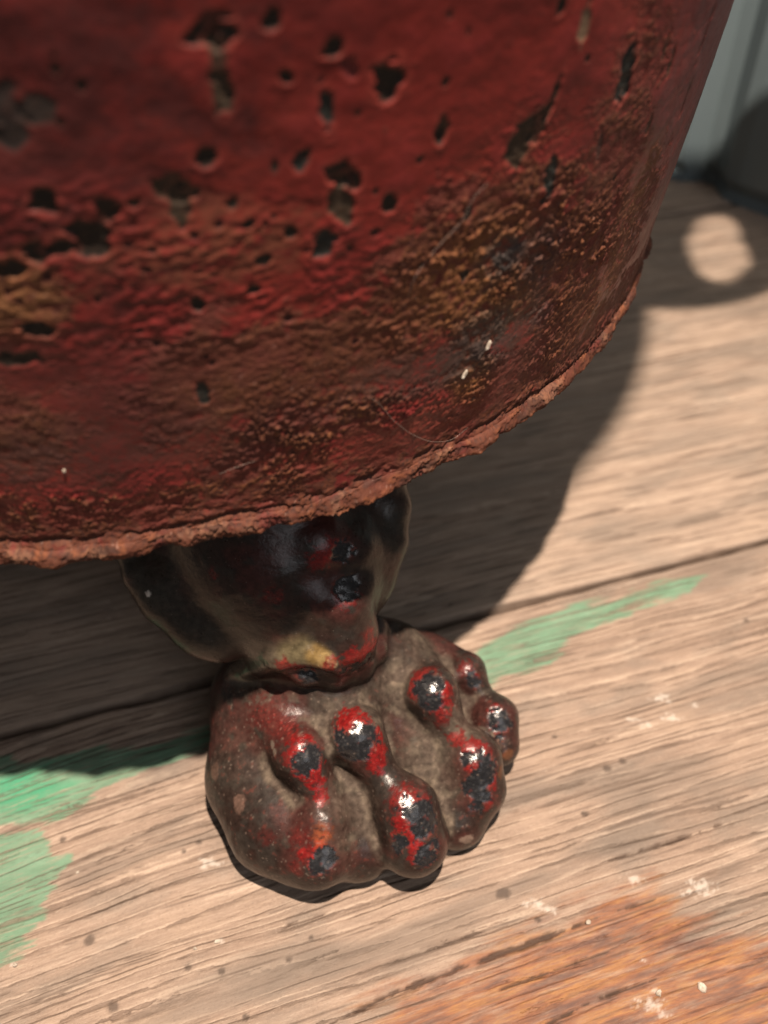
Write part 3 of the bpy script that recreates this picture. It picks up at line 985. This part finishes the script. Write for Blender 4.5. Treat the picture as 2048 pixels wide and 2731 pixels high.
vi = np.clip(np.round((P - np.array([gx[0], gy[0], gz[0]])) / VOX).astype(int), 0, np.array(F.shape) - 1)
sep_ = neighbours_mean(P, pq, 3, (legd[vi[:, 0], vi[:, 1], vi[:, 2]] - pawd[vi[:, 0], vi[:, 1], vi[:, 2]]).astype(np.float64))
P = neighbours_mean(P, pq, 1) * 0.7 + P * 0.3
fn = np.cross(P[pq[:, 2]] - P[pq[:, 0]], P[pq[:, 3]] - P[pq[:, 1]])
N = np.stack([sum(np.bincount(pq[:, k], fn[:, c], len(P)) for k in range(4)) for c in range(3)], -1)
N /= np.linalg.norm(N, axis=1, keepdims=True) + 1e-9
# concavity: positive in creases and valleys (where dust lodges), negative on worn knobs
conc = ((neighbours_mean(P, pq, 14) - P) * N).sum(1)
conc = neighbours_mean(P, pq, 4, conc)

m1 = fbm3(P, 0.12, 3, 1)
m2 = fbm3(P, 0.35, 3, 2)
m3 = fbm3(P, 1.0, 3, 3)
m4 = fbm3(P, 2.4, 2, 4)
pxv, pyv, dep = project(P)


def spot(px, py):
    """point of the casting seen at a photograph pixel"""
    d = np.hypot(pxv - px, pyv - py)
    m = d < 12
    if not m.any(): return P[np.argmin(d)]
    k = np.where(m)[0]
    return P[k[np.argmin(dep[k])]]


pc = np.empty((len(P), 3), np.float32); pc[:] = (0.025, 0.0145, 0.012)
pc = mixc(pc, (0.046, 0.0165, 0.014), sstep(-0.1, 0.5, m1))
pc = mixc(pc, (0.026, 0.020, 0.017), sstep(0.0, 0.5, m2 - m1 * .5))
gl = np.full(len(P), 0.31, np.float32)
# dust lodged in the hollows of the paw and thinly over its upward faces
onpaw = sstep(0.3, 2.2, sep_)            # the paw itself, not the leg above it
dust = onpaw * np.clip(sstep(0.01, 0.14, conc + 0.03 * m2) * 0.95, 0, 1) * sstep(-0.2, 0.5, N[:, 2])
for (px, py, r, w) in [(930, 2130, 5.5, .75), (1130, 2010, 6.5, .85), (1060, 1800, 6, .8), (1040, 1720, 5, .9), (960, 1840, 5, .55), (900, 1870, 5, .5), (1240, 1930, 4.5, .7), (1130, 1700, 5, .7), (880, 1930, 4, .45),
                       (700, 1840, 6, .30), (1180, 2090, 4, .6), (640, 2000, 8, .20), (930, 2230, 4, .5), (1010, 1900, 5, .6), (640, 1790, 4, .5)]:
    q = np.linalg.norm(P - spot(px, py), axis=1) / r + 0.35 * m2 + 0.15 * m3
    dust = np.maximum(dust, w * sstep(1.3, 0.3, q) * onpaw)
dc = np.empty_like(pc); dc[:] = (0.082, 0.062, 0.048)
dc = mixc(dc, (0.125, 0.097, 0.072), sstep(0, .6, m2))
haze_ = np.clip(dust + 0.04 * onpaw * sstep(0.1, 0.9, N[:, 2]), 0, 1) * (0.85 + 0.3 * m3)
pc = pc + (dc - pc) * np.clip(haze_, 0, 1)[:, None]
gl += 0.42 * sstep(0.1, 0.6, dust)
fl_ = np.linalg.norm((P - spot(690, 2090)) * np.array([1, .6, 1]), axis=1) / 9 + 0.3 * m2
gl += 0.20 * sstep(1.2, 0.4, fl_)
# left flank of the bracket: greenish grey bare metal band
for (px, py, r, w) in [(345, 1470, 5, .8), (390, 1560, 5, .8), (450, 1600, 6, .7), (520, 1680, 5, .7), (400, 1480, 6, .7), (1060, 1390, 3, .8), (1050, 1470, 3, .8), (1020, 1550, 2.5, .6), (600, 1740, 5, .6)]:
    q = np.linalg.norm(P - spot(px, py), axis=1) / r + 0.3 * m2
    pc = mixc(pc, (0.034, 0.032, 0.025), 0.6 * w * sstep(1.3, 0.4, q))
# yellowed fold, with the brassy glint near its tip put into the colour
for (px, py, r, c, w) in [(700, 1765, 4.5, (0.070, 0.058, 0.040), .8), (620, 1785, 4.5, (0.062, 0.052, 0.040), .8), (790, 1745, 3.4, (0.115, 0.092, 0.05), .85), (835, 1752, 2.3, (0.17, 0.11, 0.040), .85), (868, 1765, 1.7, (0.24, 0.165, 0.07), .9), (893, 1780, 1.1, (0.34, 0.26, 0.15), .9)]:
    q = np.linalg.norm(P - spot(px, py), axis=1) / r + 0.12 * m2
    w_ = w * sstep(1.2, 0.5, q)
    pc = mixc(pc, c, w_)
    gl = gl + (0.14 - gl) * w_
# reddish undercoat showing
RED = (0.165, 0.008, 0.008)
DR = (0.085, 0.013, 0.011)
reds = [(700, 1890, 6, DR, .6), (760, 1930, 5, DR, .7), (795, 1960, 3.6, DR, .8), (812, 1985, 3.2, RED, .95), (840, 2040, 3.0, RED, 1), (852, 2090, 2.2, RED, 1), (856, 2120, 1.6, RED, .9), (780, 2010, 2.6, RED, .6), (815, 2055, 2.4, RED, .8),
        (930, 1905, 3.4, RED, .95), (905, 1930, 2.6, RED, .8), (965, 1915, 2.6, RED, .8), (1015, 1960, 2.0, RED, .95), (1020, 2005, 2.6, RED, .95), (1018, 2045, 2.0, RED, .9), (1060, 2110, 3.6, DR, .9), (1090, 2125, 3.4, RED, .55), (1120, 2135, 3.0, RED, .5),
        (1110, 1800, 3.2, RED, .8), (1090, 1840, 2.2, RED, .6), (1195, 1850, 2.6, RED, 1), (1190, 1890, 2.6, RED, .8), (1185, 1930, 2.2, DR, .9), (1140, 1780, 3, DR, .8), (1215, 1955, 2.2, RED, .7), (1260, 1985, 2.6, RED, .85), (1290, 1990, 2.2, RED, .7), (1270, 2040, 1.8, RED, .9),
        (1318, 2090, 2.3, RED, .75), (1310, 2150, 1.6, RED, .6), (1240, 1770, 2.2, RED, .5), (1270, 1810, 1.6, RED, .8), (1320, 1885, 1.8, RED, .8), (1310, 1930, 1.5, RED, .6), (1340, 1960, 1.2, RED, .6),
        (1075, 2215, 2.0, RED, 1), (1090, 2245, 2.4, RED, 1), (1040, 2225, 1.2, RED, 1), (1060, 2200, 1.8, RED, .8), (1120, 2260, 1.9, RED, .9), (1110, 2300, 1.5, RED, .8), (1130, 2245, 1.4, RED, .8),
        (850, 2270, 2.4, RED, .9), (855, 2245, 1.8, (0.30, 0.05, 0.02), .8), (800, 2280, 2.4, DR, .9), (790, 2240, 3, DR, .8), (795, 2275, 1.4, RED, .8), (870, 2225, 2.4, (0.24, 0.065, 0.025), .8), (835, 2300, 2, RED, .6), (700, 2235, 2.2, DR, .5), (780, 2320, 2.4, DR, .8),
        (690, 1480, 1, DR, .3), (880, 1480, 3.2, RED, .75), (855, 1505, 2.4, RED, .55), (905, 1465, 2.2, RED, .9), (930, 1575, 3.1, RED, .55), (730, 1600, 2.5, DR, .8), (560, 1530, 1.6, DR, .8),
        (1005, 1720, 2.8, RED, .75), (985, 1745, 2.6, RED, .7), (950, 1765, 2.6, RED, .75), (900, 1770, 1.8, RED, .6), (790, 1790, 2.2, RED, .75), (765, 1783, 1.8, RED, .7), (830, 1800, 1.8, RED, .5), (880, 1795, 1.6, RED, .8), (1000, 1690, 3, DR, .8)]
redm = np.zeros(len(P))
for (px, py, r, c, w) in reds:
    q = np.linalg.norm(P - spot(px, py), axis=1) / (0.76 * r) + 0.60 * m3 + 0.40 * m2 + 0.25 * m4
    mk = w * sstep(1.12, 0.82 if c is RED else 0.4, q) * sstep(-0.75, -0.1, m2 + 0.8 * m3 + 0.35 * w)
    pc = mixc(pc, c, mk)
    gl = gl + (0.25 - gl) * mk * 0.8
    redm = np.maximum(redm, mk)
pc = mixc(pc, (0.30, 0.022, 0.018), 0.4 * sstep(0.15, 0.5, m4) * (redm > .5) * redm)
pc = mixc(pc, (0.06, 0.015, 0.012), 0.7 * sstep(0.25, 0.6, -m4 + .3 * m3) * redm)
# worn through to black iron on the knobs, each with a thin flaked edge
BK = (0.016, 0.016, 0.018)
blacks = [(848, 2022, 1.7), (832, 2008, 1.0), (812, 2050, 1.8), (803, 2005, .9), (895, 1962, 1.4), (925, 1990, 2.6), (955, 2002, 2.7), (985, 1968, 2.4), (968, 1945, 1.9), (1000, 1945, 1.2), (900, 1985, 1.2),
          (1124, 1828, 2.2), (1148, 1813, 2.2), (1170, 1822, 1.1), (1138, 1862, 2.1), (1152, 1880, 1.4), (1085, 2132, 1.3), (1108, 2155, 2.0), (1135, 2172, 2.6), (1142, 2200, 2.4), (1160, 2190, 1.6), (1148, 2283, 2.0), (1060, 2258, 1.5), (1165, 2245, 1.2),
          (1295, 2015, 1.5), (1312, 2050, 2.0), (1292, 2085, 2.4), (1262, 2112, 2.2), (1300, 2128, 1.6), (1245, 2012, 1.2), (1275, 2150, 1.5), (1262, 1795, 1.0), (1277, 1828, 1.2), (1335, 1905, 1.9), (1350, 1935, 1.7), (1345, 1965, 1.0),
          (878, 2282, 1.9), (862, 2306, 1.9), (835, 2322, 1.0), (920, 1472, 1.9), (936, 1462, 1.5), (926, 1560, 2.0), (946, 1553, 1.4), (955, 1790, 1.3), (985, 1772, 1.4), (925, 1800, 1.2), (1006, 1752, 1.0), (822, 1800, 1.2), (838, 1806, 1.0)]
qb = np.full(len(P), 9.0)
for (px, py, r) in blacks:
    qb = np.minimum(qb, (np.linalg.norm(P - spot(px, py), axis=1) - r))
qb = qb + 0.75 * m3 + 0.55 * m2 + 0.22 * m4
bm = sstep(0.12, -0.18, qb)
edge_ = np.exp(-((qb - 0.16) / 0.13) ** 2) * sstep(0.0, 0.5, m2 + 0.35)
pc = mixc(pc, (0.24, 0.055, 0.042), 0.35 * edge_)
pc = mixc(pc, BK, bm)
pc = mixc(pc, (0.055, 0.055, 0.056), bm * sstep(0.1, 0.6, m4) * 0.5)
gl = gl + (0.17 - gl) * bm
ridge_ = sstep(-0.05, -0.22, conc) * (1 - np.clip(dust, 0, 1))
gl = gl + (0.24 - gl) * 0.7 * ridge_
P = P - N * (0.16 * bm - 0.07 * edge_ - 0.05 * m2 - 0.030 * m3 * (1 + bm))[:, None]
# odd stuck flakes on the left flank
for (px, py, r, c) in [(630, 2140, 1.15, (0.12, 0.072, 0.055)), (562, 2055, 1.2, (0.10, 0.06, 0.045)), (715, 1985, 0.7, (0.13, 0.10, 0.08)), (722, 2008, 0.6, (0.12, 0.095, 0.075)), (1250, 2248, 1.0, (0.20, 0.14, 0.11)), (1366, 2012, 1.0, (0.11, 0.045, 0.022)), (1346, 2060, 1.0, (0.10, .04, .02)),
                       (383, 1583, .5, (.6, .55, .5))]:
    D = P - spot(px, py)
    q = np.linalg.norm(D * np.array([1, .8, 1]), axis=1) / r + 0.5 * m2 + 0.3 * m3
    k = sstep(1.1, 0.9, q)
    pc = mixc(pc, c, k * .9)
    P = P + N * (0.08 * k)[:, None]
# specks of grit and scratches
pc = pc * (1 + 0.38 * np.clip(m3 + 0.5 * m4, -0.9, 0.9) * (1 - 0.4 * bm))[:, None].astype(np.float32)
pc = mixc(pc, (0.20, 0.15, 0.12), 0.45 * sstep(0.62, 0.85, m4) * onpaw)
pc = mixc(pc, (0.16, 0.028, 0.018), 0.30 * sstep(0.55, 0.75, m3) * onpaw * (1 - np.clip(dust * 1.5, 0, 1)))

k_ = NT("dirty_varnished_cast_iron")
c = k_.attr("pigment").outputs['Color']
g = k_.n('ShaderNodeTexCoord').outputs['Object']
fine = k_.noise(g, 1900, 4, 0.6)
mid = k_.noise(g, 500, 3, 0.6)
grit = k_.n('ShaderNodeTexVoronoi')
grit.inputs['Scale'].default_value = 900
k_.l(g, grit.inputs['Vector'])
c = k_.mix(k_.rng(fine, 0.5, 0.72, 0, 0.45), c, k_.mix(1.0, c, (0.45, 0.42, 0.40), 'MULTIPLY'))
c = k_.mix(k_.rng(mid, 0.45, 0.28, 0, 0.45), c, k_.mix(1.0, c, (1.55, 1.5, 1.5), 'MULTIPLY'))
c = k_.mix(k_.rng(grit.outputs['Distance'], 0.11, 0.05, 0, 0.30), c, (0.22, 0.185, 0.155))
k_.l(c, k_.b.inputs['Base Color'])
k_.l(k_.rng(k_.attr('gloss').outputs['Fac'], 0.20, 0.45, 0.55, 0.10), k_.b.inputs['Specular IOR Level'])
k_.l(k_.math('ADD', k_.attr("gloss").outputs['Fac'], k_.math('MULTIPLY', k_.math('SUBTRACT', fine, 0.5), 0.22), True), k_.b.inputs['Roughness'])
k_.bump(k_.math('ADD', fine, k_.math('MULTIPLY', mid, 0.6)), 0.20, 0.0003)
foot = make_mesh("paw_foot", P, pq, k_.m, None, {"pigment": pc, "gloss": np.clip(gl, 0.1, 1)})
under(foot, tub)
foot["label"] = "dark lion paw foot with red paint and black worn knuckles"
# the other two feet, a third of a turn round the tub each
for a in (120, 240):
    f2 = foot.copy()
    scene.collection.objects.link(f2)
    th = math.radians(a)
    c0 = np.array([TC[0], TC[1]]) * S
    f2.parent = tub
    f2.matrix_parent_inverse = tub.matrix_world.inverted()
    R_ = np.array([[math.cos(th), -math.sin(th)], [math.sin(th), math.cos(th)]])
    off = c0 - R_ @ c0
    f2.location = (off[0], off[1], 0)
    f2.rotation_euler = (0, 0, th)
    if "label" in f2: del f2["label"]

# ------------------------------------------------------------------ grey-blue bin behind
b_ = NT("grey_blue_enamel")
g = b_.n('ShaderNodeTexCoord').outputs['Object']
nz_ = b_.noise(g, 18, 4, 0.6)
b_.l(b_.ramp(nz_, [(0.3, (0.108, 0.145, 0.162)), (0.7, (0.132, 0.175, 0.192))]), b_.b.inputs['Base Color'])
b_.b.inputs['Roughness'].default_value = 0.5
BIN = b_.m


def bin_mesh():
    c0 = at(1868, 530, 0)[:2]            # foot of the rib
    right = at(2048, 600, 0)[:2] - c0
    right /= np.linalg.norm(right)
    inw = np.array([-right[1], right[0]])          # away from the camera
    if inw @ np.array([0, 1]) < 0: inw = -inw
    # plan outline: face with a recessed flute beside the rib, rounded ends
    pts = [(-95, 130), (-96, 40), (-88, 14), (-60, 3), (-24, 0), (-18, 1), (-12, 8), (-6, 8), (2, 1), (8, 0), (60, 0), (130, 0), (165, 6), (178, 30), (180, 130), (0, 150)]
    lev = [(0.0, 0.92), (4.0, 0.90), (8.0, 0.93), (60, 0.95), (160, 0.99), (240, 1.03), (246, 1.06), (252, 1.05), (252, 1.02), (10, 0.91)]
    cx = np.array([40.0, 70.0])
    V = []
    for z, s in lev:
        for q in pts:
            q2 = cx + (np.array(q) - cx) * s
            w = c0 + right * q2[0] + inw * (q2[1] + 0.0)
            V.append((w[0], w[1], z))
    n = len(pts)
    Q = []
    for l in range(len(lev) - 1):
        for a in range(n):
            b = (a + 1) % n
            Q.append((l * n + a, l * n + b, (l + 1) * n + b, (l + 1) * n + a))
    for l in (0, len(lev) - 1):
        V.append((c0[0] + right[0] * cx[0] + inw[0] * cx[1], c0[1] + right[1] * cx[0] + inw[1] * cx[1], lev[l][0]))
        m = len(V) - 1
        for a in range(0, n, 2):
            Q.append((l * n + a, l * n + a + 1, l * n + (a + 2) % n, m))
    return V, Q


bv, bq = bin_mesh()
binr = make_mesh("storage_bin", bv, bq, BIN, None, smooth=False)
md = binr.modifiers.new("bevel", 'BEVEL')
md.width = 0.002
md.segments = 3
tag(binr, "blurred grey-blue bin standing on the boards behind the red tub", "bin")

# ------------------------------------------------------------------ hairs, flecks and crumbs
hm = NT("pale_hair")
hm.b.inputs['Base Color'].default_value = (0.28, 0.21, 0.18, 1)
hm.b.inputs['Roughness'].default_value = 0.4
fm = NT("pale_fleck")
g = fm.n('ShaderNodeTexCoord').outputs['Object']
fm.l(fm.ramp(fm.noise(g, 1400, 3, 0.6), [(0.35, (0.30, 0.25, 0.20)), (0.65, (0.58, 0.52, 0.44))]), fm.b.inputs['Base Color'])
fm.b.inputs['Roughness'].default_value = 0.8

WV = V                                    # tub wall vertices (displaced), for resting things on it


def wall_point(px, py, lift):
    u, v = tub_hit(px, py)
    i = int(np.argmin(np.abs(U[:, 0] - u)))
    j = nbead + int(np.argmin(np.abs(VV - v)))
    p = WV[i, j].astype(float)
    n = np.array([math.cos(AZ[i]), math.sin(AZ[i]), 0])
    return p + n * lift, n


def hair(name, pix, r, label, lift=0.15):
    ctrl = np.array([wall_point(x, y, lift)[0] for x, y in pix])
    d = np.linspace(0, len(ctrl) - 1, 40)
    path = np.stack([np.interp(d, np.arange(len(ctrl)), ctrl[:, k]) for k in range(3)], -1)
    for _ in range(6):
        path[1:-1] = (path[:-2] + 2 * path[1:-1] + path[2:]) / 4
    tan = np.gradient(path, axis=0)
    tan /= np.linalg.norm(tan, axis=1, keepdims=True)
    a = np.cross(tan, (0.3, 0.2, 1.0)); a /= np.linalg.norm(a, axis=1, keepdims=True)
    b = np.cross(tan, a)
    an = np.arange(5) * 2 * np.pi / 5
    taper = np.sin(np.linspace(0.25, np.pi - 0.25, 40)) ** 0.5 * r
    V = path[:, None] + taper[:, None, None] * (np.cos(an)[None, :, None] * a[:, None] + np.sin(an)[None, :, None] * b[:, None])
    i, j = np.meshgrid(np.arange(39), np.arange(5), indexing='ij')
    q = np.stack([i * 5 + j, i * 5 + (j + 1) % 5, (i + 1) * 5 + (j + 1) % 5, (i + 1) * 5 + j], -1).reshape(-1, 4)
    o = make_mesh(name, V.reshape(-1, 3), q, hm.m)
    tag(o, label, "hair", "stray hairs on the tub")


hair("hair_strand", [(1300, 485), (1260, 525), (1230, 590), (1180, 640), (1130, 700), (1100, 740), (1086, 790)], 0.022, "long pale hair slanting across the red paint beside the rust bloom")
hair("hair_strand", [(975, 1050), (1005, 1068), (1040, 1110), (1085, 1150), (1140, 1173), (1200, 1172), (1240, 1135)], 0.022, "fine curved hair just above the flaking rim", 0.5)
hair("hair_strand", [(585, 1262), (630, 1245), (680, 1222)], 0.022, "short straight hair lying low on the rusty band", 0.25)


def fleck(name, c, n, ax, ln, wd, th, label, cat, group, seed):
    """small irregular chip lying on a surface: c centre, n normal, ax long axis"""
    r = np.random.default_rng(seed)
    n = n / np.linalg.norm(n)
    ax = ax - n * (ax @ n); ax /= np.linalg.norm(ax)
    b = np.cross(n, ax)
    k = 9
    an = np.arange(k) * 2 * np.pi / k
    rad = r.uniform(.7, 1.1, k)
    V = []
    for h_, s in ((-0.5, .8), (0.1, 1.0), (0.5, .75)):
        for a, q in zip(an, rad):
            V.append(c + ax * ln * .5 * q * s * math.cos(a) + b * wd * .5 * q * s * math.sin(a) + n * th * (h_ + r.uniform(-.15, .15)))
    V += [c - n * th * .5, c + n * th * .55]
    T = []
    for l in range(2):
        for a in range(k):
            e = (a + 1) % k
            T += [(l * k + a, l * k + e, (l + 1) * k + e), (l * k + a, (l + 1) * k + e, (l + 1) * k + a)]
    for a in range(k):
        e = (a + 1) % k
        T += [(3 * k, e, a), (3 * k + 1, 2 * k + a, 2 * k + e)]
    o = make_mesh(name, V, T, fm.m, smooth=False)
    tag(o, label, cat, group)


for (px, py, ln, wd, tilt, lab) in [(1297, 919, 1.6, .6, 1.1, "larger pale splinter stuck to the dark bare patch above the rim"), (1236, 996, 1.5, .55, 1.0, "pale splinter stuck at the corner of the ochre rust patch"),
                                    (173, 1254, .6, .45, 1.4, "tiny white speck on the dark band of the tub")]:
    p, n = wall_point(px, py, 0.08)
    tg = np.array([-n[1], n[0], 0])
    fleck("splinter", p, n, tg * math.cos(tilt) + np.array([0, 0, 1]) * math.sin(tilt), ln, wd, .35, lab, "fleck", "pale flecks", int(px))
for (px, py, ln, wd, a, lab) in [(1872, 2632, 2.0, 1.3, 2.2, "pale wood crumb on the brown edge of the rust stain"), (1757, 2648, 1.3, 1.0, 1, "white crumb beside the whitish smear in the rust stain"),
                                 (1570, 2459, 1.2, .8, .3, "white crumb at the end of the dark crack in the rust stain"), (580, 2511, 1.3, .8, .2, "cream crumb on bare board in front of the paw"), (520, 2529, .7, .6, 0, "small cream crumb left of the bigger one in front of the paw"),
                                 (40, 2573, .8, .7, 0, "white crumb on the lowest strip of green paint"), (207, 2327, .6, .5, 0, "tiny white crumb beside the pale green patch")]:
    c = at(px, py, 0.15)
    fleck("crumb", c, np.array([0, 0, 1.0]), np.array([math.cos(a), math.sin(a), 0]), ln, wd, .4, lab, "crumb", "pale crumbs on the boards", int(px) + 5)
